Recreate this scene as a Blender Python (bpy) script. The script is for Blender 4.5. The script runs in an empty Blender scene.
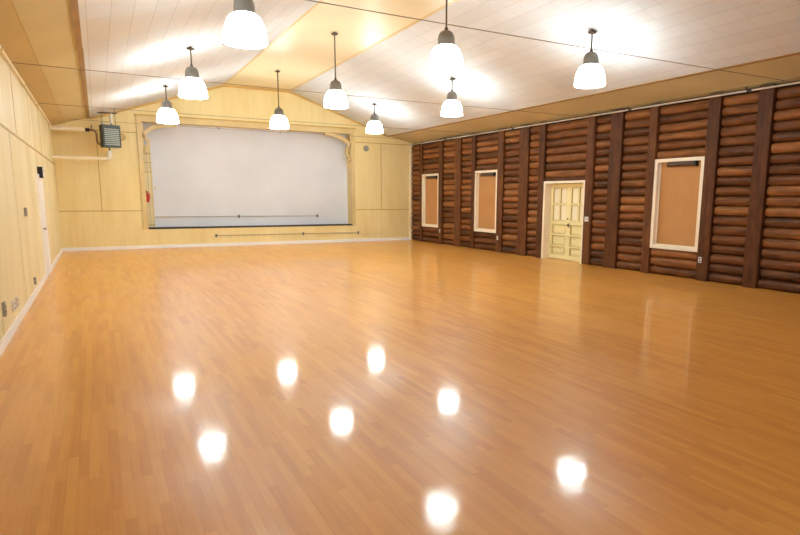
import bpy, bmesh, math, random
from mathutils import Vector, Matrix
random.seed(7)
COL = bpy.context.scene.collection
PI = math.pi

# ------------------------------------------------------------------ mesh helpers
class MB:
    """collects shapes and links them as ONE mesh object"""
    def __init__(s):
        s.v = []; s.f = []; s.t = []; s.sm = []
    def add(s, verts, faces, tone=0.5, smooth=False):
        n = len(s.v)
        s.v += [tuple(p) for p in verts]
        for f in faces:
            s.f.append([i + n for i in f]); s.t.append(tone); s.sm.append(smooth)
        return s
    def box(s, x0, x1, y0, y1, z0, z1, tone=0.5, c=0.0):
        if c <= 0:
            v = [(x, y, z) for x in (x0, x1) for y in (y0, y1) for z in (z0, z1)]
            f = [(0,1,3,2),(4,6,7,5),(0,4,5,1),(2,3,7,6),(0,2,6,4),(1,5,7,3)]
            return s.add(v, f, tone)
        bm = bmesh.new()
        bmesh.ops.create_cube(bm, size=1)
        for q in bm.verts:
            q.co = ((x0+x1)/2 + q.co.x*(x1-x0), (y0+y1)/2 + q.co.y*(y1-y0), (z0+z1)/2 + q.co.z*(z1-z0))
        bmesh.ops.bevel(bm, geom=bm.edges[:], offset=c, segments=2, affect='EDGES', profile=0.6)
        bm.verts.index_update()
        s.add([q.co.copy() for q in bm.verts], [[q.index for q in f.verts] for f in bm.faces], tone)
        bm.free(); return s
    def lathe(s, prof, c=(0,0,0), seg=32, tone=0.5, cap=True):
        n = len(prof); v = []; f = []
        for k in range(seg):
            a = 2*PI*k/seg
            for r, z in prof: v.append((c[0]+r*math.cos(a), c[1]+r*math.sin(a), c[2]+z))
        for k in range(seg):
            k2 = (k+1) % seg
            for i in range(n-1): f.append((k*n+i, k2*n+i, k2*n+i+1, k*n+i+1))
        if cap:
            for i in (0, n-1):
                if prof[i][0] > 1e-4: f.append([k*n+i for k in range(seg)][::(1 if i else -1)])
        return s.add(v, f, tone, True)
    def tube(s, pts, r, seg=12, tone=0.5, cap=True):
        pts = [Vector(p) for p in pts]; v = []; f = []
        for i, p in enumerate(pts):
            d = (pts[min(i+1, len(pts)-1)] - pts[max(i-1, 0)]).normalized()
            up = Vector((0,0,1)) if abs(d.z) < .9 else Vector((0,1,0))
            a = d.cross(up).normalized(); b = d.cross(a).normalized()
            rr = r[i] if isinstance(r, (list, tuple)) else r
            for k in range(seg):
                t = 2*PI*k/seg
                v.append(p + a*rr*math.cos(t) + b*rr*math.sin(t))
        for i in range(len(pts)-1):
            for k in range(seg):
                k2 = (k+1) % seg
                f.append((i*seg+k, i*seg+k2, (i+1)*seg+k2, (i+1)*seg+k))
        s.add(v, f, tone, True)
        if cap:
            n = len(pts)-1
            s.add(v[:seg], [list(range(seg))[::-1]], tone); s.add(v[n*seg:], [list(range(seg))], tone)
        return s
    def prism(s, poly, y0, y1, tone=0.5):
        """polygon in x,z pushed from y0 to y1"""
        n = len(poly)
        v = [(x, y0, z) for x, z in poly] + [(x, y1, z) for x, z in poly]
        f = [list(range(n))[::-1], list(range(n, 2*n))] + [(i, (i+1) % n, n+(i+1) % n, n+i) for i in range(n)]
        return s.add(v, f, tone)
    def move(s, M):
        s.v = [tuple(M @ Vector(p)) for p in s.v]; return s
    def build(s, name, mat, parent=None):
        me = bpy.data.meshes.new(name)
        me.from_pydata(s.v, [], s.f); 
        at = me.attributes.new('tone', 'FLOAT', 'FACE')
        for i, t in enumerate(s.t): at.data[i].value = t
        for p, q in zip(me.polygons, s.sm): p.use_smooth = q
        bm = bmesh.new(); bm.from_mesh(me); bmesh.ops.recalc_face_normals(bm, faces=bm.faces); bm.to_mesh(me); bm.free()
        me.materials.append(mat)
        o = bpy.data.objects.new(name, me); COL.objects.link(o)
        if parent: o.parent = parent
        return o

def rebase(o, loc):
    """put the origin of a mesh object at loc without moving its shape"""
    loc = Vector(loc); o.data.transform(Matrix.Translation(-loc)); o.location = loc; return o
def thing(name, label, cat, loc=(0,0,0), group=None):
    o = bpy.data.objects.new(name, None); COL.objects.link(o)
    o.location = loc; o.empty_display_size = .1
    return tag(o, label, cat, group)
def tag(o, label, cat, group=None):
    o['label'] = label; o['category'] = cat
    if group: o['group'] = group
    return o
def struct(o, label=None, cat=None):
    o['kind'] = 'structure'
    if label: o['label'] = label
    if cat: o['category'] = cat
    return o
def dup(root, loc, label):
    r = root.copy(); COL.objects.link(r); r.location = loc; r['label'] = label
    for ch in list(root.children):
        c = ch.copy(); COL.objects.link(c); c.parent = r
        for g in ch.children:
            d = g.copy(); COL.objects.link(d); d.parent = c
    return r

# ------------------------------------------------------------------ materials
def srgb(r, g, b):
    return tuple(((c/255)/12.92 if c/255 <= .04045 else ((c/255+.055)/1.055)**2.4) for c in (r, g, b)) + (1,)
class NT:
    def __init__(s, name):
        s.m = bpy.data.materials.new(name); s.m.use_nodes = True
        s.n = s.m.node_tree.nodes; s.l = s.m.node_tree.links
        s.b = s.n['Principled BSDF']
    def node(s, t, **k):
        o = s.n.new(t)
        for a, v in k.items(): setattr(o, a, v)
        return o
    def put(s, sock, v):
        if hasattr(v, 'links') or hasattr(v, 'is_linked'): s.l.new(v, sock)
        else: sock.default_value = v
    def math(s, op, a, b=None, c=None):
        o = s.node('ShaderNodeMath', operation=op)
        for i, v in enumerate((a, b, c)):
            if v is not None: s.put(o.inputs[i], v)
        return o.outputs[0]
    def mix(s, f, a, b, mode='MIX'):
        o = s.node('ShaderNodeMix', data_type='RGBA', blend_type=mode)
        s.put(o.inputs[0], f); s.put(o.inputs[6], a); s.put(o.inputs[7], b)
        return o.outputs[2]
    def coords(s):
        tc = s.node('ShaderNodeTexCoord'); sp = s.node('ShaderNodeSeparateXYZ')
        s.l.new(tc.outputs['Object'], sp.inputs[0])
        return tc.outputs['Object'], sp.outputs[0], sp.outputs[1], sp.outputs[2]
    def noise(s, scale=(1,1,1), detail=3, vec=None, rough=.55):
        if vec is None: vec = s.coords()[0]
        mp = s.node('ShaderNodeMapping'); s.l.new(vec, mp.inputs[0]); mp.inputs['Scale'].default_value = scale
        o = s.node('ShaderNodeTexNoise'); o.inputs['Scale'].default_value = 1; o.inputs['Detail'].default_value = detail
        o.inputs['Roughness'].default_value = rough
        s.l.new(mp.outputs[0], o.inputs['Vector']); return o.outputs[0]
    def white(s, x, y=None):
        o = s.node('ShaderNodeTexWhiteNoise', noise_dimensions='2D')
        cb = s.node('ShaderNodeCombineXYZ'); s.put(cb.inputs[0], x)
        if y is not None: s.put(cb.inputs[1], y)
        s.l.new(cb.outputs[0], o.inputs['Vector']); return o.outputs['Value']
    def ramp(s, f, stops):
        o = s.node('ShaderNodeValToRGB'); e = o.color_ramp.elements
        while len(e) < len(stops): e.new(.5)
        for q, (p, c) in zip(e, stops): q.position = p; q.color = c
        s.put(o.inputs[0], f); return o.outputs[0]
    def remap(s, v, a, b, c, d):
        o = s.node('ShaderNodeMapRange'); s.put(o.inputs[0], v)
        for i, q in enumerate((a, b, c, d)): o.inputs[i+1].default_value = q
        return o.outputs[0]
    def bump(s, h, strength=.3, dist=.01):
        o = s.node('ShaderNodeBump'); o.inputs['Strength'].default_value = strength; o.inputs['Distance'].default_value = dist
        s.l.new(h, o.inputs['Height']); s.l.new(o.outputs[0], s.b.inputs['Normal'])
    def set(s, color=None, rough=.5, metal=0, spec=.5, coat=0, coatr=.1):
        if color is not None: s.put(s.b.inputs['Base Color'], color)
        s.put(s.b.inputs['Roughness'], rough); s.b.inputs['Metallic'].default_value = metal
        s.b.inputs['Specular IOR Level'].default_value = spec
        s.b.inputs['Coat Weight'].default_value = coat; s.put(s.b.inputs['Coat Roughness'], coatr)
        return s.m

def paint(name, rgb, rough=.5, var=.08, scale=1.5, spec=.4, rgb2=None):
    t = NT(name); n = t.noise((scale,)*3, 4)
    c = srgb(*rgb); d = srgb(*rgb2) if rgb2 else tuple(x*(1-var*2) for x in c[:3]) + (1,)
    t.set(t.mix(t.remap(n, .35, .7, 0, 1), c, d), rough, 0, spec); return t.m
def metal(name, rgb, rough=.4, met=1.0):
    t = NT(name); n = t.noise((9,9,9), 3); c = srgb(*rgb)
    t.set(t.mix(n, c, tuple(x*.75 for x in c[:3])+(1,)), t.remap(n, .3, .7, rough-.08, rough+.08), met); return t.m

def plywood(name, rgb, rgb2, axis):
    """painted plywood: soft vertical grain and blotches"""
    t = NT(name); sc = (1.2, 1.2, .35)
    n1 = t.noise(sc, 5, rough=.65); n2 = t.noise((14, 14, .8), 3)
    f = t.math('ADD', t.math('MULTIPLY', n1, .75), t.math('MULTIPLY', n2, .25))
    t.set(t.mix(t.remap(f, .38, .62, 0, 1), srgb(*rgb), srgb(*rgb2)), t.remap(n1, .3, .7, .38, .55), 0, .4)
    return t.m

def tile_mat():
    t = NT('ceiling_tile'); vec, x, y, z = t.coords()
    S = .305
    def line(v, period, w):
        f = t.math('FRACT', t.math('DIVIDE', v, period)); d = t.math('ABSOLUTE', t.math('SUBTRACT', f, .5))
        return t.math('GREATER_THAN', d, .5 - w/period/2)
    lx = line(t.math('ADD', x, 10.07), S*.948, .012); ly = line(t.math('ADD', y, 10.), S, .009)
    tone = t.white(t.math('FLOOR', t.math('DIVIDE', t.math('ADD', x, 10.07), S*.948)), t.math('FLOOR', t.math('DIVIDE', t.math('ADD', y, 10.), S*4)))
    n = t.noise((2.2, 2.2, 2.2), 3)
    base = t.mix(t.math('ADD', t.math('MULTIPLY', tone, .5), t.math('MULTIPLY', n, .5)), srgb(226, 231, 236), srgb(212, 216, 220))
    base = t.mix(t.math('MULTIPLY', ly, .2), base, srgb(150, 142, 138))
    base = t.mix(t.math('MULTIPLY', lx, .30), base, srgb(150, 142, 138))
    t.set(base, .75, 0, .2); return t.m

def floor_mat():
    t = NT('maple_floor'); vec, x, y, z = t.coords(); W = .057
    xr = t.math('DIVIDE', t.math('ADD', x, 20.), W); row = t.math('FLOOR', xr)
    r1 = t.white(row); yl = t.math('ADD', t.math('DIVIDE', y, .62), t.math('MULTIPLY', r1, 9.7)); idx = t.math('FLOOR', yl)
    tone = t.white(row, idx)
    grain = t.noise((60, 2.2, 1), 3); wear = t.noise((.55, .38, 1), 4, rough=.6); streak = t.noise((5, .25, 1), 3)
    f = t.math('ADD', t.math('ADD', t.math('ADD', t.math('MULTIPLY', tone, .17), -.005), t.math('MULTIPLY', grain, .24)), t.math('ADD', t.math('MULTIPLY', wear, .30), t.math('MULTIPLY', streak, .32)))
    col = t.ramp(f, [(.28, srgb(198, 131, 54)), (.5, srgb(221, 156, 72)), (.68, srgb(230, 169, 84)), (.88, srgb(240, 191, 112))])
    fx = t.math('FRACT', xr); ex = t.math('ABSOLUTE', t.math('SUBTRACT', fx, .5)); gx = t.remap(ex, .46, .5, 0, 1)
    fy = t.math('FRACT', yl); ey = t.math('ABSOLUTE', t.math('SUBTRACT', fy, .5)); gy = t.remap(ey, .496, .5, 0, 1)
    g = t.math('MAXIMUM', gx, gy)
    col = t.mix(t.math('MULTIPLY', g, .20), col, srgb(110, 62, 26))
    t.set(col, t.remap(wear, .3, .7, .34, .46), 0, .3, .46, t.remap(wear, .3, .7, .07, .105))
    h = t.math('ADD', t.math('MULTIPLY', tone, .04), t.math('MULTIPLY', t.noise((1.2, 7, 1), 2), 1.0))
    bp = t.node('ShaderNodeBump'); bp.inputs['Strength'].default_value = .16; bp.inputs['Distance'].default_value = .004
    t.l.new(h, bp.inputs['Height']); t.l.new(bp.outputs[0], t.b.inputs['Normal']); t.l.new(bp.outputs[0], t.b.inputs['Coat Normal'])
    return t.m

def log_mat(name, stops, along='Y', rough=.45):
    t = NT(name); at = t.node('ShaderNodeAttribute', attribute_name='tone')
    sc = (38, 1.3, 38) if along == 'Y' else (34, 34, 1.1)
    g = t.noise(sc, 5, rough=.7); k = t.noise((7, 2.6, 7) if along == 'Y' else (5, 5, 3), 4, rough=.65)
    g2 = t.noise((9, .9, 9) if along == 'Y' else (9, 9, .8), 4, rough=.7)
    f = t.math('ADD', t.math('MULTIPLY', at.outputs['Fac'], .20), t.math('ADD', t.math('MULTIPLY', g, .26), t.math('ADD', t.math('MULTIPLY', k, .28), t.math('MULTIPLY', g2, .31))))
    c = t.ramp(f, stops)
    crack = t.noise((40, 1.2, 40) if along == 'Y' else (40, 40, 1.0), 2)
    c = t.mix(t.remap(crack, .58, .68, 0, .6), c, srgb(45, 22, 12))
    t.set(c, t.remap(g, .3, .7, rough-.08, rough+.14), 0, .22)
    t.bump(g, .5, .012); return t.m

M = {}
M['floor'] = floor_mat(); M['tile'] = tile_mat()
M['ply_left'] = plywood('cream_plywood', (240, 229, 187), (228, 212, 164), 'X')
M['ply_back'] = plywood('cream_back_wall', (241, 225, 170), (233, 212, 150), 'Y')
M['gable_trim'] = paint('mustard_trim', (214, 178, 104), .45)
M['trim'] = paint('cream_trim', (228, 204, 146), .42)
M['soffit'] = paint('tan_soffit', (212, 200, 158), .55, .05, .8)
M['soffit2'] = paint('ochre_soffit', (206, 186, 134), .55, .05, .8)
M['flat'] = paint('yellow_ceiling', (241, 229, 192), .38, .03, .8, .5)
M['batten'] = paint('joint_line', (196, 164, 96), .5)
M['soft'] = paint('faint_joint', (231, 217, 172), .5)
M['edge'] = paint('brown_edge', (166, 132, 84), .5)
M['white'] = paint('white_gloss', (250, 250, 250), .35, .03)
M['stage_white'] = paint('stage_white', (224, 229, 238), .55, .05, .7, .3, (214, 220, 230))
M['stage_panel'] = paint('stage_cream', (226, 212, 168), .45)
M['stage_floor'] = paint('stage_black', (52, 50, 50), .6)
M['groove'] = paint('groove', (186, 166, 116), .6)
M['conduit'] = paint('conduit_grey', (176, 164, 140), .5)
M['log'] = log_mat('varnished_log', [(.34, srgb(46, 25, 13)), (.45, srgb(98, 57, 28)), (.56, srgb(132, 81, 42)), (.72, srgb(170, 115, 63))])
M['post'] = log_mat('dark_post', [(.34, srgb(52, 29, 13)), (.5, srgb(93, 53, 25)), (.68, srgb(138, 88, 46))], 'Z', .55)
M['logback'] = paint('chinking', (58, 32, 20), .8)
M['door'] = paint('pale_yellow_door', (240, 231, 178), .4, .04)
M['bead'] = paint('door_shade_line', (208, 190, 130), .5)  # darker cream, stands in for shade in the door recesses
M['door_glass'] = paint('painted_pane', (246, 240, 214), .18, .03)
M['frame'] = paint('window_frame_white', (242, 232, 212), .38, .03)
M['blind'] = paint('tan_blind', (190, 138, 84), .7, .04, 3)
M['darkmetal'] = metal('dark_metal', (70, 62, 56), .5, .6)
M['roller'] = paint('brown_roller', (92, 72, 54), .6)
M['rod'] = metal('bronze_rod', (96, 84, 70), .45, .7)
M['cap'] = metal('grey_cap', (130, 121, 110), .5, .35)
M['cable'] = metal('tie_rod_steel', (150, 134, 114), .5, .5)
M['pipe'] = paint('white_pipe', (232, 226, 214), .4, .04)
M['pipe_grey'] = paint('grey_white_pipe', (206, 200, 190), .4, .06)
M['pipe_cream'] = paint('cream_pipe', (248, 238, 212), .45, .04)
M['pipe_brown'] = metal('bare_pipe', (150, 122, 92), .5, .5)
M['heater'] = paint('heater_charcoal', (70, 74, 72), .45, .1, 6)
M['louver'] = metal('louver_grey', (214, 220, 212), .4, .2)
M['outlet'] = paint('outlet_plate', (224, 220, 214), .35, .03)
M['grey'] = paint('grey_box', (160, 156, 150), .45)
M['slot'] = paint('dark_slot', (60, 54, 50), .5)
M['red'] = paint('red_enamel', (196, 44, 36), .35, .05)
M['black'] = paint('black_plastic', (22, 20, 20), .4)
def shade_mat():
    t = NT('lit_opal_glass'); t.set(srgb(250, 248, 240), .25)
    t.b.inputs['Emission Color'].default_value = LAMP_COL; t.b.inputs['Emission Strength'].default_value = LAMP_STR
    return t.m
LAMP_COL = (.84, .97, .98, 1); LAMP_STR = 31.0
M['shade'] = shade_mat()

# ------------------------------------------------------------------ room measures (metres)
XL, XR, D, YN = -1.021, 10.789, 20.82, -3.0
XW = 10.901                                   # face of the wall behind the logs
SL, SR = -.035, 9.82                         # where soffits meet the tiled slopes
FL, FR = 3.90, 6.08                         # the flat strip along the ridge
ZS, ZF, ZE = 3.96, 5.28, 3.72
def ceil_z(x):
    if x < SL: return ZS - (SL-x)*.285
    if x < FL: return ZS + (x-SL)*(ZF-ZS)/(FL-SL)
    if x < FR: return ZF
    if x < SR: return ZS + (SR-x)*(ZF-ZS)/(SR-FR)
    return ZS - (x-SR)*.215

# floor
struct(MB().box(XL-.2, XW+.6, YN-.2, D+.01, -.12, 0).build('floor', M['floor']), 'glossy orange maple strip floor of the hall', 'floor')

# ceiling: tiled slopes, flat strip, soffits
def slab(pts, y0, y1, th=.1):
    return MB().prism([(x, z) for x, z in pts] + [(x, z+th) for x, z in reversed(pts)], y0, y1)
ce = slab([(SL, ZS), (FL, ZF), (FL, ZF)][:2], YN, D).build('ceiling', M['tile'])
struct(ce, 'vaulted ceiling of white tile slopes with cream centre strip and tan edges', 'ceiling')
slab([(FR, ZF), (SR, ZS)], YN, D).build('tiled_slope', M['tile'], ce)
slab([(FL, ZF), (FR, ZF)], YN, D).build('flat_strip', M['flat'], ce)
slab([(-.66, 3.785), (SL, ZS)], YN, D).build('soffit', M['soffit'], ce)
slab([(XL-.2, 3.618), (-.66, 3.775)], YN, D).box(-.68, -.655, YN, D, 3.77, 3.80).build('soffit_edge', M['soffit2'], ce)
slab([(SR, ZS), (XW+.05, ceil_z(XW+.05))], YN, D).build('soffit', M['soffit'], ce)
mb = MB()
mb.prism([(SL-.085, ZS-.038), (SL+.004, ZS-.014), (SL+.004, ZS+.02), (SL-.085, ZS+.0)], YN, 11.2)
mb.prism([(SL-.07, ZS-.034), (SL+.014, ZS-.012), (SL+.014, ZS+.02), (SL-.07, ZS+.0)], 11.18, D)
mb.build('edge_strip', M['edge'], ce)
MB().prism([(SR+.05, ZS-.025), (SR-.004, ZS-.012), (SR-.004, ZS+.03), (SR+.05, ZS+.01)], YN, D).build('edge_strip', M['edge'], ce)
for x0, x1 in ((FL-.03, FL+.03), (FR-.03, FR+.03)):
    MB().box(x0, x1, YN, D, ZF-.012, ZF+.02).build('ridge_strip', M['trim'], ce)
MB().box(10.741, 10.891, YN, D, 3.755, 3.82, c=.012).build('bead', M['soffit'], ce)

# left wall with plywood joints
wl = struct(MB().box(XL-.2, XL, YN-.2, D+.2, 0, 3.75).build('wall_left', M['ply_left']), 'cream painted plywood side wall', 'wall')
mb = MB()
mb.box(XL, XL+.008, YN, D, 2.55, 2.585); mb.build('joint_batten', M['batten'], wl); mb = MB()
for k in range(10):
    y = 18.6 - 2.44*k
    mb.box(XL, XL+.005, y-.012, y+.012, 2.60, 3.66)
    mb.box(XL, XL+.005, y-.93-.012, y-.93+.012, .12, 2.56) if abs(y-.93-14.66) > .8 else None
mb.build('soft_joint', M['soft'], wl)
mb = MB(); WZ0, WZ1 = .7, 2.9; wx = [(.2, 3.2), (6.7, 9.7)]  # unseen window openings, added to brighten the near floor and side wall
mb.box(XL-.2, XW+.4, YN-.2, YN, 0, WZ0).box(XL-.2, XW+.4, YN-.2, YN, WZ1, 5.4)
for a, b in ((XL-.2, .2), (3.2, 6.7), (9.7, XW+.4)): mb.box(a, b, YN-.2, YN, WZ0, WZ1)
wn = struct(mb.build('wall_near', M['ply_left']), 'plain cream end wall with two wide unseen windows added for daylight', 'wall')
for n, (a, b) in enumerate(wx):
    fr = MB()
    for q in (a, a+.97, a+1.97, b-.06): fr.box(q, q+.06, YN-.14, YN-.06, WZ0, WZ1)
    for q in (WZ0, WZ0+1.07, WZ1-.06): fr.box(a, b, YN-.13, YN-.07, q, q+.06)
    struct(fr.build('window_%d' % (n+4), M['white']), 'unseen wide white window added in the end wall for daylight', 'window')
    pl = bpy.data.lights.new('daylight_portal', 'AREA'); pl.shape = 'RECTANGLE'; pl.size = b-a; pl.size_y = WZ1-WZ0; pl.cycles.is_portal = True
    po = bpy.data.objects.new('daylight_portal', pl); COL.objects.link(po); po.location = ((a+b)/2, YN-.19, (WZ0+WZ1)/2); po.rotation_euler = (PI/2, 0, 0)
struct(MB().box(XL, XL+.02, YN, 14.02, 0, .115, c=.004).box(XL, XL+.02, 15.30, D, 0, .115, c=.004).build('baseboard_left', M['white']))
struct(MB().box(XL, 10.801, D-.022, D, 0, .105, c=.004).build('baseboard_back', M['white']))

# back wall around the stage opening
OX0, OX1, OZ0, OZ1 = 1.36, 8.315, .655, 3.95
pr = [(x, ceil_z(x)+.06) for x in (XL-.2, SL, FL, FR, SR, XW+.2)]
top = [(XL-.2, 3.6)] + pr + [(XW+.2, 3.6)]
a0, a1, a2, a3 = OX0-.04, OX1+.04, OZ0-.03, OZ1+.06
mb = MB()
mb.prism([(XL-.2, 0), (a0, 0), (a0, a3), (XL-.2, a3-.3)], D, D+.4)
mb.prism([(a1, 0), (XW+.2, 0), (XW+.2, a3-.3), (a1, a3)], D, D+.4)
mb.prism([(a0, 0), (a1, 0), (a1, a2), (a0, a2)], D, D+.4)
mb.prism([(XL-.2, a3-.3), (a0, a3), (a1, a3), (XW+.2, a3-.3)] + pr[::-1], D, D+.4)
wb = struct(mb.build('wall_back', M['ply_back']), 'cream painted end wall with gable above the stage opening', 'wall')
mb = MB()
for x0, x1, z in ((XL, 1.2, 1.20), (8.44, 10.781, 1.20), (XL, 1.2, 3.60), (8.44, 10.781, 3.665)):
    mb.box(x0, x1, D-.008, D, z-.012, z+.012)
for x, z0, z1 in ((.11, 1.2, 3.6), (9.52, 1.20, 3.66)):
    mb.box(x-.010, x+.010, D-.006, D, z0, z1)
mb.build('joint_batten', M['batten'], wb)
mb = MB()
for x, z0, z1 in ((.66, .1, 1.18), (9.50, .1, 1.18), (-.45, .1, 1.18)): mb.box(x-.008, x+.008, D-.004, D, z0, z1)
for x in (2.4, 4.84, 7.28): mb.box(x-.008, x+.008, D-.003, D, 4.17, ceil_z(x)-.05)
mb.build('soft_joint', M['soft'], wb)
for nm, xa, xb in (('trim_2', SL, FL), ('trim_3', SR, FR)):
    za, zb = ZS, ZF
    struct(MB().prism([(xa, za+.01), (xb, zb+.01), (xb, zb-.07), (xa, za-.06)], D-.04, D).build(nm, M['gable_trim']))
struct(MB().box(FL, FR, D-.04, D, ZF-.07, ZF+.01).build('trim_4', M['gable_trim']))
struct(MB().box(10.741, 10.801, D-.05, D, 0, 3.70, c=.006).build('trim_5', M['pipe_cream']))

# stage recess
ws = struct(MB().box(OX0-.3, OX1+.3, D+.44, D+.6, .4, 4.3).build('wall_stage', M['stage_white']), 'smooth pale grey-white wall closing the stage opening', 'wall')
struct(MB().box(OX0, OX1, D-.012, D+.44, OZ0-.04, OZ0).build('trim_6', M['stage_floor']), 'dark stage edge under the white stage wall', 'stage edge')
pf = struct(MB().box(1.22, OX0, D-.05, D+.40, .60, 4.12, c=.008).build('trim_1', M['trim']), 'cream frame with curved brackets round the stage opening', 'stage frame')
MB().box(OX1, 8.44, D-.05, D+.43, .60, 4.12, c=.008).build('side_post', M['trim'], pf)
MB().box(OX0-.0, OX1+.0, D-.05, D+.43, OZ1, 4.12, c=.008).build('header', M['trim'], pf)
MB().box(1.18, 8.48, D-.075, D+.02, 4.12, 4.165, c=.008).build('crown', M['gable_trim'], pf)
def bracket(side):
    xw = OX0 if side > 0 else OX1
    mb = MB(); y0, y1 = D-.02, D+.10
    def rib(pts, w):
        L = []; R = []
        for i, p in enumerate(pts):
            a = Vector(pts[max(i-1, 0)]); b = Vector(pts[min(i+1, len(pts)-1)]); d = (b-a).normalized()
            ww = w[i] if isinstance(w, list) else w
            L.append((p[0]-d.y*ww, p[1]+d.x*ww)); R.append((p[0]+d.y*ww, p[1]-d.x*ww))
        for i in range(len(pts)-1):
            q = [L[i], L[i+1], R[i+1], R[i]]
            mb.prism([(xw+side*x, z) for x, z in q], y0, y1)
    arc = [(1.0 - .96*math.cos(t), 3.46 + .44*math.sin(t)) for t in [i*PI/2/16 for i in range(17)]]
    rib(arc, .06)                                                       # the sweeping brace
    sc = [(.05 + .13*math.sin(t), 3.30 + .17*math.cos(t)) for t in [i*PI*1.15/12 for i in range(13)]]
    rib(sc, .035)                                                        # the scroll below it
    tail = [(.04+.02*i - .0*i, 3.10-.035*i + .012*i*i*.3) for i in range(7)]
    rib(tail, .03)
    mb.prism([(xw, 3.0), (xw+side*.05, 3.04), (xw+side*.05, 3.93), (xw, 3.93)], y0, y1)
    mb.build('bracket', M['trim'], pf)
bracket(1); bracket(-1)
# panelled strip inside the stage at the plywood-wall side
sp = struct(MB().box(OX0, 1.60, D+.36, D+.44, OZ0, 3.28, c=.004).build('trim_7', M['stage_panel']), 'narrow panelled cream strip inside the stage opening', 'panel strip')
mb = MB()
for x in (1.375, 1.475, 1.565): mb.box(x-.006, x+.006, D+.352, D+.36, OZ0+.02, 3.26)
for z in (2.42, 2.72, 3.0, .74): mb.box(OX0, 1.60, D+.350, D+.36, z-.012, z+.012)
mb.build('groove', M['groove'], sp)

# ------------------------------------------------------------------ log wall
wr = MB()
wr.box(XW, XW+.3, YN-.2, 11.27, 0, 3.85).box(XW, XW+.3, 12.83, D+.2, 0, 3.85).box(XW, XW+.3, 11.27, 12.83, 2.10, 3.85)
wr.box(XW+.22, XW+.3, 11.27, 12.83, 0, 2.1)
wr = struct(wr.build('wall_right', M['logback']), 'log side wall of brown half-round logs between dark posts', 'wall')
LOGH = .195
def log_panel(y0, y1, z0, z1, bottom=False):
    n = max(1, round((z1-z0)/LOGH)); h = (z1-z0)/n; mb = MB(); L = y1-y0
    my = max(5, int(L/.12)); K = 9
    for k in range(n):
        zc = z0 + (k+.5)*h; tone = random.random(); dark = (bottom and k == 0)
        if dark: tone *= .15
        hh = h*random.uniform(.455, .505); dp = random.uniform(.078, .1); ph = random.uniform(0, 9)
        ys = [y0 + L*i/my for i in range(my+1)]
        ys = [y0, y0+.02, y0+.05] + [y for y in ys if y0+.08 < y < y1-.08] + [y1-.05, y1-.02, y1]
        v = []; f = []
        for y in ys:
            e = min(y-y0, y1-y); tp = 1 if e > .045 else (.72 if e < .01 else .90)
            w = 1 + .05*math.sin(y*3.1+ph) + .03*math.sin(y*7.7+2*ph)
            for j in range(K):
                a = -PI/2 + PI*j/(K-1)
                v.append((XW - dp*w*tp*max(0, math.cos(a))**.7, y, zc + hh*(.97+.03*w)*tp**.5*math.sin(a)))
        m = len(ys)
        for i in range(m-1):
            for j in range(K-1): f.append((i*K+j, (i+1)*K+j, (i+1)*K+j+1, i*K+j+1))
        f.append(list(range(K))); f.append([(m-1)*K+j for j in range(K)][::-1])
        mb.add(v, f, tone, True)
    return mb.build('log_panel', M['log'], wr)
def post(y0, y1, x=10.769, tone=None):
    mb = MB(); mb.box(x, XW+.01, y0, y1, 0, 3.72, tone=random.uniform(.2, .8) if tone is None else tone, c=.012)
    mb.build('post', M['post'], wr)
C_, B_, A_ = (18.626, 19.886), (15.032, 16.277), (7.911, 9.139)
DR = (11.252, 12.851)
posts = [(19.886, 20.07), (18.36, 18.626), (17.15, 17.53), (16.277, 16.49), (14.75, 15.032), (13.56, 13.97), (12.851, 13.09), (11.0, 11.252),
         (10.12, 10.49), (9.139, 9.35), (7.65, 7.911), (6.61, 6.89), (5.45, 5.66), (4.1, 4.3), (3.0, 3.35), (1.75, 1.95), (.5, .7), (-.5, -.15), (-2., -1.8)]
posts.sort(reverse=True)
for p in posts: post(*p)
edge = [D] + [q for p in posts for q in (p[1], p[0])] + [YN]
for i in range(0, len(edge), 2):
    y1, y0 = edge[i], edge[i+1]
    opening = None
    for a in (A_, B_, C_):
        if abs(y0-a[0]) < .02 and abs(y1-a[1]) < .02: opening = (.58, 2.52)
    if abs(y0-DR[0]) < .02: opening = (0, 2.20)
    if opening:
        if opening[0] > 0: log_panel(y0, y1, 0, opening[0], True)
        log_panel(y0, y1, opening[1], 3.64)
        if opening[0] == 0:
            MB().box(10.806, XW+.01, y0, y1, 2.11, 2.21, tone=.3, c=.01).build('door_header', M['post'], wr)
    else: log_panel(y0, y1, 0, 3.64, True)

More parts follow.
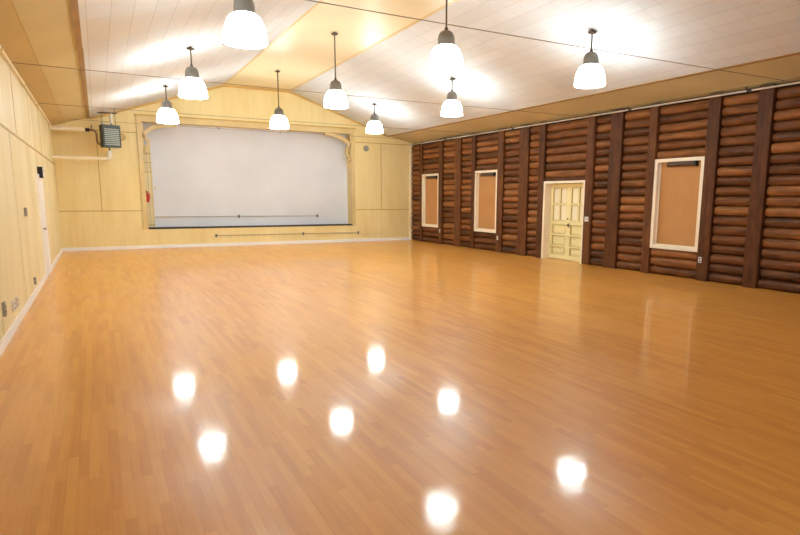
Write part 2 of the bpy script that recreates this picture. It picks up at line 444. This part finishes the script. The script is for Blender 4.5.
# boarded windows
def window(n, yr, label):
    y0, y1 = yr; z0, z1 = .578, 2.522; s = .08; xf = 10.779
    fr = MB()
    fr.box(xf, XW, y0, y0+s, z0, z1, c=.005).box(xf, XW, y1-s, y1, z0, z1, c=.005)
    fr.box(xf, XW, y0+s, y1-s, z0, z0+s, c=.005).box(xf, XW, y0+s, y1-s, z1-s*.9, z1, c=.005)
    w = struct(fr.build('window_%d' % n, M['frame']), label, 'window')
    MB().box(10.886, 10.9, y0+s, y1-s, z0+s, z1-s*.9).build('blind', M['blind'], w)
    # inner stop bead
    st = MB(); q = .02
    st.box(10.856, 10.886, y0+s, y0+s+q, z0+s, z1-s*.9).box(10.856, 10.886, y1-s-q, y1-s, z0+s, z1-s*.9)
    st.box(10.856, 10.886, y0+s+q, y1-s-q, z0+s, z0+s+q)
    st.build('stop_bead', M['frame'], w)
    yc0, yc1 = y0+s+.15, y1-s-.17
    rl = MB().tube([(10.836, yc0+.03, z1-.13), (10.836, yc1-.05, z1-.13)], .042).box(10.801, 10.886, yc0+.05, yc1-.07, z1-.115, z1-.074)
    rl = rl.build('blind_roller', M['roller'], w)
    MB().box(10.796, 10.886, yc0-.02, yc0+.04, z1-.18, z1-.074, c=.006).build('roller_bracket', M['black'], rl)
window(1, C_, 'narrow white framed window with tan blind, the one next to the stage wall')
window(2, B_, 'white framed window with tan blind between the double door and the next window')
window(3, A_, 'large white framed window with tan blind, past the double door from the stage')

# double door
xf = 10.779
y0, y1 = DR
fr = MB().box(xf, XW+.20, y0, y0+.065, 0, 2.12, c=.004).box(xf, XW+.20, y1-.065, y1, 0, 2.12, c=.004).box(xf, XW+.20, y0+.065, y1-.065, 2.06, 2.12, c=.004)
d1 = struct(fr.build('door_1', M['frame']), 'pale yellow panelled double door in white frame in the log wall', 'door')
ym = (y0+y1)/2
def leaf(a, b, x):
    mb = MB(); st = .09; th = .06
    mb.box(x, x+th, a, a+st, .01, 2.05).box(x, x+th, b-st, b, .01, 2.05)
    for z0, z1 in ((1.95, 2.05), (.96, 1.06), (.66, .70), (.35, .39), (.01, .13)): mb.box(x, x+th, a+st, b-st, z0, z1)
    for z0, z1 in ((.13, .35), (.39, .66), (.70, .96)):
        mb.box(x+.045, x+.055, a+st, b-st, z0, z1)
        mb.box(x+.028, x+.05, a+st+.05, b-st-.05, z0+.05, z1-.05, c=.008)
    m = (a+b)/2
    mb.box(x+.003, x+.055, m-.016, m+.016, 1.06, 1.95).box(x+.003, x+.055, a+st, b-st, 1.49, 1.522)
    lf = mb.build('door_leaf', M['door'], d1)
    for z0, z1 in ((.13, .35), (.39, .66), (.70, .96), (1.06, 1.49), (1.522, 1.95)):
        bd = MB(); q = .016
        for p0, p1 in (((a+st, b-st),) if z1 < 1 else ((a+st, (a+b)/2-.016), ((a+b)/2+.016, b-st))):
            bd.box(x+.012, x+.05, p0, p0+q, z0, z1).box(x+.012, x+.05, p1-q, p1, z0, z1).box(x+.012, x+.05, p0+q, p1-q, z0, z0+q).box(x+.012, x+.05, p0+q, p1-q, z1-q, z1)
        bd.build('panel_shade_line', M['bead'], lf)  # thin strips paint the shade lines round panels and panes
    for p, q in ((a+st, m-.014), (m+.014, b-st)):
        for z0, z1 in ((1.06, 1.49), (1.518, 1.95)):
            MB().box(x+.040, x+.048, p, q, z0, z1).build('pane', M['door_glass'], lf)
    return lf
l1 = leaf(ym+.003, y1-.067, XW+.10); l2 = leaf(y0+.067, ym-.003, XW+.085)
hd = MB().box(XW+.080, XW+.088, ym-.068, ym-.037, .88, 1.01, c=.003)
kn = MB().lathe([(.011, 0), (.011, .025), (.026, .035), (.028, .05), (.016, .062), (0, .064)], seg=16)
kn.move(Matrix.Translation((XW+.082, ym-.052, .95)) @ Matrix.Rotation(-PI/2, 4, 'Y'))
hd.add(kn.v, kn.f, .5, True); hd.build('handle', M['rod'], l2)
MB().box(XW+.076, XW+.086, ym-.02, ym+.03, 1.10, 1.14, c=.003).build('latch_plate', M['rod'], l2)

# door in the plywood wall
fr = MB().box(XL-.08, XL+.028, 14.02, 14.12, 0, 2.09, c=.004).box(XL-.08, XL+.028, 15.20, 15.30, 0, 2.09, c=.004).box(XL-.08, XL+.028, 14.12, 15.20, 1.99, 2.09, c=.004)
d2 = struct(fr.build('door_2', M['white']), 'white door in white casing in the cream plywood wall', 'door')
MB().box(XL-.02, XL+.012, 14.12, 15.20, 0.005, 1.99).build('door_leaf', M['white'], d2)
kn = MB().lathe([(.011, 0), (.011, .03), (.026, .04), (.028, .055), (.016, .067), (0, .069)], seg=16)
kn.move(Matrix.Translation((XL+.012, 14.20, 1.0)) @ Matrix.Rotation(PI/2, 4, 'Y')); kn.build('handle', M['grey'], d2)

# ------------------------------------------------------------------ pendant lamps
def lamp_parts(rod_len, name):
    t = thing('pendant_lamp', 'x', 'lamp', (0, 0, 0), 'pendant lamps on the vaulted ceiling')
    return t
DOME = [(.0, 0), (.04, -.003), (.075, -.016), (.105, -.044), (.124, -.085), (.132, -.135), (.134, -.215), (.139, -.22), (.139, -.232), (.0, -.232)]
SH = [(.128, -.225), (.160, -.240), (.188, -.262), (.215, -.30), (.240, -.36), (.257, -.43), (.267, -.50), (.272, -.555), (.273, -.582)]
SHADE = SH + [(.267, -.585), (.262, -.555), (.255, -.50), (.2, -.45), (.08, -.43), (0, -.428)]
dome_me = shade_me = clip_me = None
def make_lamp(x, y, ZL, label):
    global dome_me, shade_me, clip_me
    zc = ceil_z(x) - ZL; tilt = 0
    if x < FL: tilt = -math.atan((ZF-ZS)/(FL-SL))
    elif x > FR: tilt = math.atan((ZF-ZS)/(SR-FR))
    t = thing('pendant_lamp', label, 'lamp', (x, y, ZL), 'pendant lamps on the vaulted ceiling')
    mb = MB().lathe([(0, .04), (.02, .04), (.02, -.025), (.075, -.03), (.075, -.045), (.045, -.06), (.018, -.07), (0, -.07)], seg=24)
    mb.move(Matrix.Translation((0, 0, zc))); mb.build('canopy', M['rod'], t)
    MB().tube([(0, 0, zc-.03), (0, 0, -.01)], .014).lathe([(.014, .05), (.026, .03), (.03, .0), (.03, -.01)], cap=False, seg=20).build('rod', M['rod'], t)
    if dome_me is None:
        a = MB().lathe(DOME, seg=40).build('cap', M['cap'], t); dome_me = a.data
        b = MB().lathe(SHADE, seg=48, cap=False).build('shade', M['shade'], t); shade_me = b.data
        c = MB().tube([(.268, 0, -.53), (.292, 0, -.535), (.294, 0, -.588), (.266, 0, -.595)], .007, seg=8).build('rim_clip', M['rod'], t)
        c.rotation_euler.z = .5; clip_me = c.data; first = 1
    else:
        first = 0
        for nm, me in (('cap', dome_me), ('shade', shade_me)):
            o = bpy.data.objects.new(nm, me); COL.objects.link(o); o.parent = t
    for k in range(first, 3):
        o = bpy.data.objects.new('rim_clip', clip_me); COL.objects.link(o); o.parent = t; o.rotation_euler.z = .5 + k*2*PI/3
    return t
SPOT = [[(1.80, 17.60, 4.19), (1.83, 13.0, 4.21), (1.81, 8.10, 4.19)],           # x, y and top of the grey cap, by row from the stage
        [(4.83, 17.70, 4.23), (4.88, 13.1, 4.26), (4.89, 8.25, 4.21)],
        [(7.94, 17.85, 4.29), (7.95, 13.1, 4.29), (7.93, 8.28, 4.26)]]
row = ('nearest the stage', 'middle of its row', 'farthest from the stage')
kind = ('white glass pendant lamp on tiled slope beside the plywood wall, ', 'long-rod white glass pendant lamp under the flat ceiling strip, ', 'white glass pendant lamp on tiled slope beside the log wall, ')
for c in range(3):
    for k in range(3): make_lamp(*SPOT[c][k], kind[c] + row[k])

# ------------------------------------------------------------------ tie rods
for y, z, lab in ((6.46, 3.75, 'thin tie rod across the hall, the one nearest the viewer'), (11.31, 3.665, 'thin tie rod across the hall, second from the viewer, past the nearest lamps'),
                  (15.88, 3.665, 'thin tie rod across the hall, between the two rows of lamps nearest the stage'), (20.45, 3.85, 'thin tie rod across the hall right in front of the stage wall')):
    x0 = XL+.005 if z < 3.77 else -.60
    x1 = 10.80 if z < 3.77 else 10.33
    pts = [(x0+(x1-x0)*i/16, y, z - .02*math.sin(PI*i/16)) for i in range(17)]
    o = MB().tube(pts, .005, seg=8).build('tie_rod', M['cable']); tag(rebase(o, (x0, y, z)), lab, 'tie rod', 'tie rods across the hall')

# ------------------------------------------------------------------ wall pipes
t = thing('wall_pipe', 'white pipe with dark couplings along the top of the log wall', 'pipe', (10.701, YN, 3.655))
def wp(parent, x, z, y0, y1, r, mat, coup, cmat):
    b = parent.location
    MB().tube([(x, y0, z), (x, y1, z)], r).move(Matrix.Translation(-b)).build('pipe_run', mat, parent)
    for y in coup:
        MB().tube([(x, y-.045, z), (x, y+.045, z)], r*1.5).box(x-.012, x+.012, y+.06, y+.085, z, z+.07).move(Matrix.Translation(-b)).build('coupling', cmat, parent)
wp(t, 10.701, 3.655, YN+.02, D-.02, .018, M['pipe_grey'], (18.0, 14.2, 9.85, 7.03, 3.2), M['darkmetal'])
t = thing('wall_pipe', 'cream pipe with couplings along the top of the plywood wall', 'pipe', (XL+.05, YN, 3.60))
wp(t, XL+.04, 3.60, YN+.02, D-.02, .019, M['pipe_cream'], (10.0, 12.9, 15.6, 6.4, 2.5), M['trim'])

# ------------------------------------------------------------------ unit heater and its pipes
HY, HX0, HX1, HZ0, HZ1 = 20.0, .23, .70, 3.06, 3.69
hx = (HX0+HX1)/2
t = thing('unit_heater', 'dark louvred unit heater hung from the ceiling in the corner by the stage', 'heater', (hx, HY, HZ0))
R_ = Matrix.Rotation(math.radians(14), 4, 'Z')
w, dpt, h = .235, .17, HZ1-HZ0
mb = MB().box(-w, w, -dpt+.02, dpt, 0, h, c=.012)
mb.box(-w, -w+.035, -dpt-.01, -dpt+.02, 0, h).box(w-.035, w, -dpt-.01, -dpt+.02, 0, h).box(-w+.035, w-.035, -dpt-.01, -dpt+.02, 0, .05).box(-w+.035, w-.035, -dpt-.01, -dpt+.02, h-.06, h)
mb.move(R_).build('housing', M['heater'], t)
for k in range(9):
    z = .075 + k*.054
    s = MB().box(-w+.04, w-.04, -.022, .022, -.004, .004).move(R_ @ Matrix.Translation((0, -dpt-.012, z)) @ Matrix.Rotation(math.radians(48), 4, 'X'))
    s.build('louver', M['louver'], t)
zc = ceil_z(hx) - HZ0
MB().box(-.30, .22, -.05, .05, zc-.10, zc-.075).move(Matrix.Rotation(0, 4, 'Y')).tube([(-.18, 0, h), (-.18, 0, zc-.02)], .006).tube([(.16, 0, h), (.16, 0, zc+.06)], .006).build('hanger', M['darkmetal'], t)
MB().tube([(.06, .0, h+.0), (.06, 0, h+.05)], .02).build('nipple', M['darkmetal'], t)
MB().tube([(.06, .0, h+.05), (.06, 0, zc-.09)], .04).build('stub_pipe', M['pipe'], t)
MB().tube([(-.19, .10, h-.03), (-.19, .10, h+.09)], .045).build('stub_pipe', M['pipe'], t)

t = thing('heating_pipe', 'upper cream pipe running from the plywood wall to the unit heater', 'pipe', (XL, HY, 3.50))
b = Matrix.Translation((-XL, -HY, -3.50))
MB().tube([(XL, HY, 3.535), (-.16, HY, 3.535)], .055, seg=16).move(b).build('pipe_run', M['pipe_cream'], t)
MB().tube([(-.16, HY, 3.535), (-.05, HY, 3.535)], .05, seg=16).tube([(.0, HY, 3.53), (.0, HY, 3.68)], .012).move(b).build('valve', M['darkmetal'], t)
MB().tube([(-.05, HY, 3.535), (.04, HY, 3.53), (.09, HY, 3.51), (.12, HY+.02, 3.44), (.125, HY+.03, 3.30), (.13, HY+.03, 3.20), (.165, HY+.03, 3.15), (.20, HY+.03, 3.145)], .03, seg=12).move(b).build('bend', M['pipe_brown'], t)
t = thing('heating_pipe', 'lower cream pipe running from the plywood wall under the unit heater', 'pipe', (XL, HY, 2.74))
b = Matrix.Translation((-XL, -HY, -2.74))
MB().tube([(XL, HY, 2.74), (.30, HY, 2.74)], .048, seg=16).box(-.42, -.38, HY-.03, HY+.03, 2.64, 2.68).move(b).build('pipe_run', M['pipe_cream'], t)
MB().tube([(.30, HY, 2.74), (.37, HY, 2.74), (.41, HY, 2.76), (.42, HY, 2.80)], .05, seg=16).tube([(.42, HY, 2.76), (.42, HY, 2.97)], .062, seg=16).move(b).build('elbow', M['pipe'], t)
MB().tube([(.42, HY, 2.97), (.42, HY, 3.045)], .022, seg=12).move(b).build('nipple', M['darkmetal'], t)

# ------------------------------------------------------------------ small fittings
def plate_x(x, y, z, sgn, label, cat, name, wy=.075, hz=.12, th=.012, mat='outlet', group=None, slots=True):
    t = thing(name, label, cat, (x, y, z), group)
    MB().box(min(0, sgn*th), max(0, sgn*th), -wy/2, wy/2, -hz/2, hz/2, c=.003).build('cover_plate', M[mat], t)
    if slots:
        xs = sorted((sgn*th, sgn*(th+.003)))
        if 'switch' in name:
            xs = sorted((sgn*th, sgn*(th+.014)))
            MB().box(xs[0], xs[1], -.006, .006, -.015, .015).build('toggle', M['grey'], t)
        else:
            for dz in (-.028, .028):
                MB().box(xs[0], xs[1], -.016, .016, dz-.014, dz+.014).build('socket', M['slot'], t)
    return t
G = 'outlets on the log wall posts'
plate_x(10.769, 18.50, .47, -1, 'white outlet on a dark post just below the window next to the stage', 'outlet', 'wall_outlet', group=G)
plate_x(10.769, 14.93, .44, -1, 'white outlet on a dark post between the double door and its stage-side window', 'outlet', 'wall_outlet', group=G)
plate_x(10.769, 7.83, .43, -1, 'white outlet on a dark post below the corner of the large window', 'outlet', 'wall_outlet', group=G)
plate_x(10.769, 11.13, 1.15, -1, 'white light switch on the dark post beside the double door', 'switch', 'light_switch', .13, .12)
G = 'outlets low on the plywood wall'
plate_x(XL, 8.02, .40, 1, 'dark outlet low on the plywood wall, first from the viewer', 'outlet', 'wall_outlet', .10, .16, .03, 'grey', G)
plate_x(XL, 8.80, .31, 1, 'white outlet low on the plywood wall, second from the viewer', 'outlet', 'wall_outlet', .16, .12, .03, 'outlet', G)
plate_x(XL, 9.15, .30, 1, 'white outlet low on the plywood wall, third from the viewer', 'outlet', 'wall_outlet', .10, .13, .03, 'outlet', G)
plate_x(XL, 11.68, .26, 1, 'grey outlet low on the plywood wall, nearest the white door', 'outlet', 'wall_outlet', .10, .12, .03, 'grey', G)
plate_x(XL, 11.31, 1.41, 1, 'grey thermostat box at shoulder height on the plywood wall', 'thermostat', 'thermostat', .14, .13, .035, 'grey', slots=False)

# sign box over the white door
t = thing('sign_box', 'small black sided white sign box above the white door', 'sign', (XL, 14.62, 2.13))
MB().box(0, .095, -.18, .18, -.11, .11, c=.005).build('casing', M['black'], t)
f = MB().box(.095, .101, -.17, .17, -.10, .10).build('face', M['white'], t)
MB().box(.101, .104, -.05, .06, .0, .07).build('red_mark', M['red'], f)

# round vents
for x, z, lab in ((8.91, 3.46, 'small round grey vent on the wall between stage and log wall'), (.80, 3.45, 'small round tan vent on the wall beside the unit heater')):
    t = thing('round_vent', lab, 'vent', (x, D, z), 'round vents on the end wall')
    MB().lathe([(0, 0), (.095, 0), (.11, .012), (.10, .022), (.085, .016), (0, .016)], seg=28).move(Matrix.Rotation(PI/2, 4, 'X')).build('rim', M['grey'] if x > 5 else M['gable_trim'], t)
    g = MB()
    for k in range(5): g.box(-.075, .075, -.022, -.014, -.055+k*.0275-.006, -.055+k*.0275+.006)
    g.build('grille', M['grey'] if x > 5 else M['trim'], t)

# conduits with boxes
def conduit(y, z, x0, x1, xs, label, z1=None):
    t = thing('wall_conduit', label, 'conduit', (x0, y, z))
    z1 = z if z1 is None else z1
    MB().tube([(0, -.014, 0), (x1-x0, -.014, z1-z)], .011, seg=8).build('conduit_run', M['conduit'], t)
    for x in xs:
        dz = (x-x0)/(x1-x0)*(z1-z)
        bx = MB().box(x-x0-.035, x-x0+.035, -.045, 0, dz-.055, dz+.055, c=.004).build('outlet_box', M['grey'], t)
        MB().box(x-x0-.014, x-x0+.014, -.048, -.045, dz-.03, dz+.03).build('socket', M['slot'], bx)
conduit(D, .36, 3.41, 8.54, (3.41, 6.41, 8.54), 'thin conduit with three grey boxes on the cream wall below the stage', .34)
conduit(D+.44, .99, 1.61, 7.10, (4.27, 7.10), 'thin conduit with two grey boxes on the white stage wall', .97)
t = thing('wall_button', 'small grey switch box on the white stage wall above the fire extinguisher', 'switch', (1.68, D+.44, 1.92))
MB().box(-.035, .035, -.03, 0, -.05, .05, c=.004).build('box', M['outlet'], t); MB().box(-.012, .012, -.04, -.03, -.015, .015).build('toggle', M['grey'], t)

# fire extinguisher hanging on the panel strip
t = thing('fire_extinguisher', 'small red fire extinguisher hung on the cream strip inside the stage', 'fire extinguisher', (1.405, D+.36, 1.47))
MB().lathe([(0, 0), (.05, 0), (.058, .012), (.058, .24), (.045, .275), (.02, .29), (.02, .30), (0, .30)], (0, -.068, 0), 24).build('cylinder', M['red'], t)
MB().box(-.02, .02, -.09, -.05, .295, .33).box(-.07, .015, -.08, -.056, .33, .345).box(-.07, .01, -.08, -.056, .36, .372).build('valve', M['black'], t)
MB().tube([(.02, -.068, .32), (.05, -.07, .34), (.075, -.075, .28), (.075, -.08, .16), (.07, -.08, .08)], .011, seg=8).build('hose', M['red'], t)
MB().box(-.03, .03, -.02, 0, .1, .3).build('wall_hook', M['darkmetal'], t)

# hooks under the stage header
for x, lab in ((3.66, 'small hook hanging from the stage header beside the middle'), (5.72, 'small hook hanging from the stage header, toward the log wall')):
    t = MB().tube([(0, 0, 0), (0, 0, -.06), (.02, 0, -.10), (.05, 0, -.10), (.055, 0, -.07)], .012, seg=8).build('header_hook', M['grey'])
    t.location = (x, D+.1, OZ1+.005); tag(t, lab, 'hook', 'hooks under the stage header')

# ------------------------------------------------------------------ light and camera
sc = bpy.context.scene
w = bpy.data.worlds.new('world'); sc.world = w; w.use_nodes = True
w.node_tree.nodes['Background'].inputs[0].default_value = (.7, .8, 1, 1); w.node_tree.nodes['Background'].inputs[1].default_value = 5

f_px, yaw, pitch, roll, cz = 588.3, .5074, .1596, .0056, 1.6713
F = Vector((math.sin(yaw)*math.cos(pitch), math.cos(yaw)*math.cos(pitch), -math.sin(pitch)))
R0 = Vector((math.cos(yaw), -math.sin(yaw), 0)); U0 = R0.cross(F)
R1 = R0*math.cos(roll) + U0*math.sin(roll); U1 = -R0*math.sin(roll) + U0*math.cos(roll)
cam = bpy.data.cameras.new('camera'); co = bpy.data.objects.new('camera', cam); COL.objects.link(co)
cam.sensor_width = 36; cam.lens = f_px/800*36; cam.clip_end = 200; cam.shift_x = -27.63/800; cam.shift_y = 24.5/800
co.matrix_world = Matrix(((R1.x, U1.x, -F.x, 0), (R1.y, U1.y, -F.y, 0), (R1.z, U1.z, -F.z, cz), (0, 0, 0, 1)))
sc.camera = co
vs = sc.view_settings
vs.view_transform = 'Standard'; vs.look = 'None'; vs.gamma = 1; vs.exposure = .12; vs.use_curve_mapping = False
sc.cycles.max_bounces = 12; sc.cycles.diffuse_bounces = 8
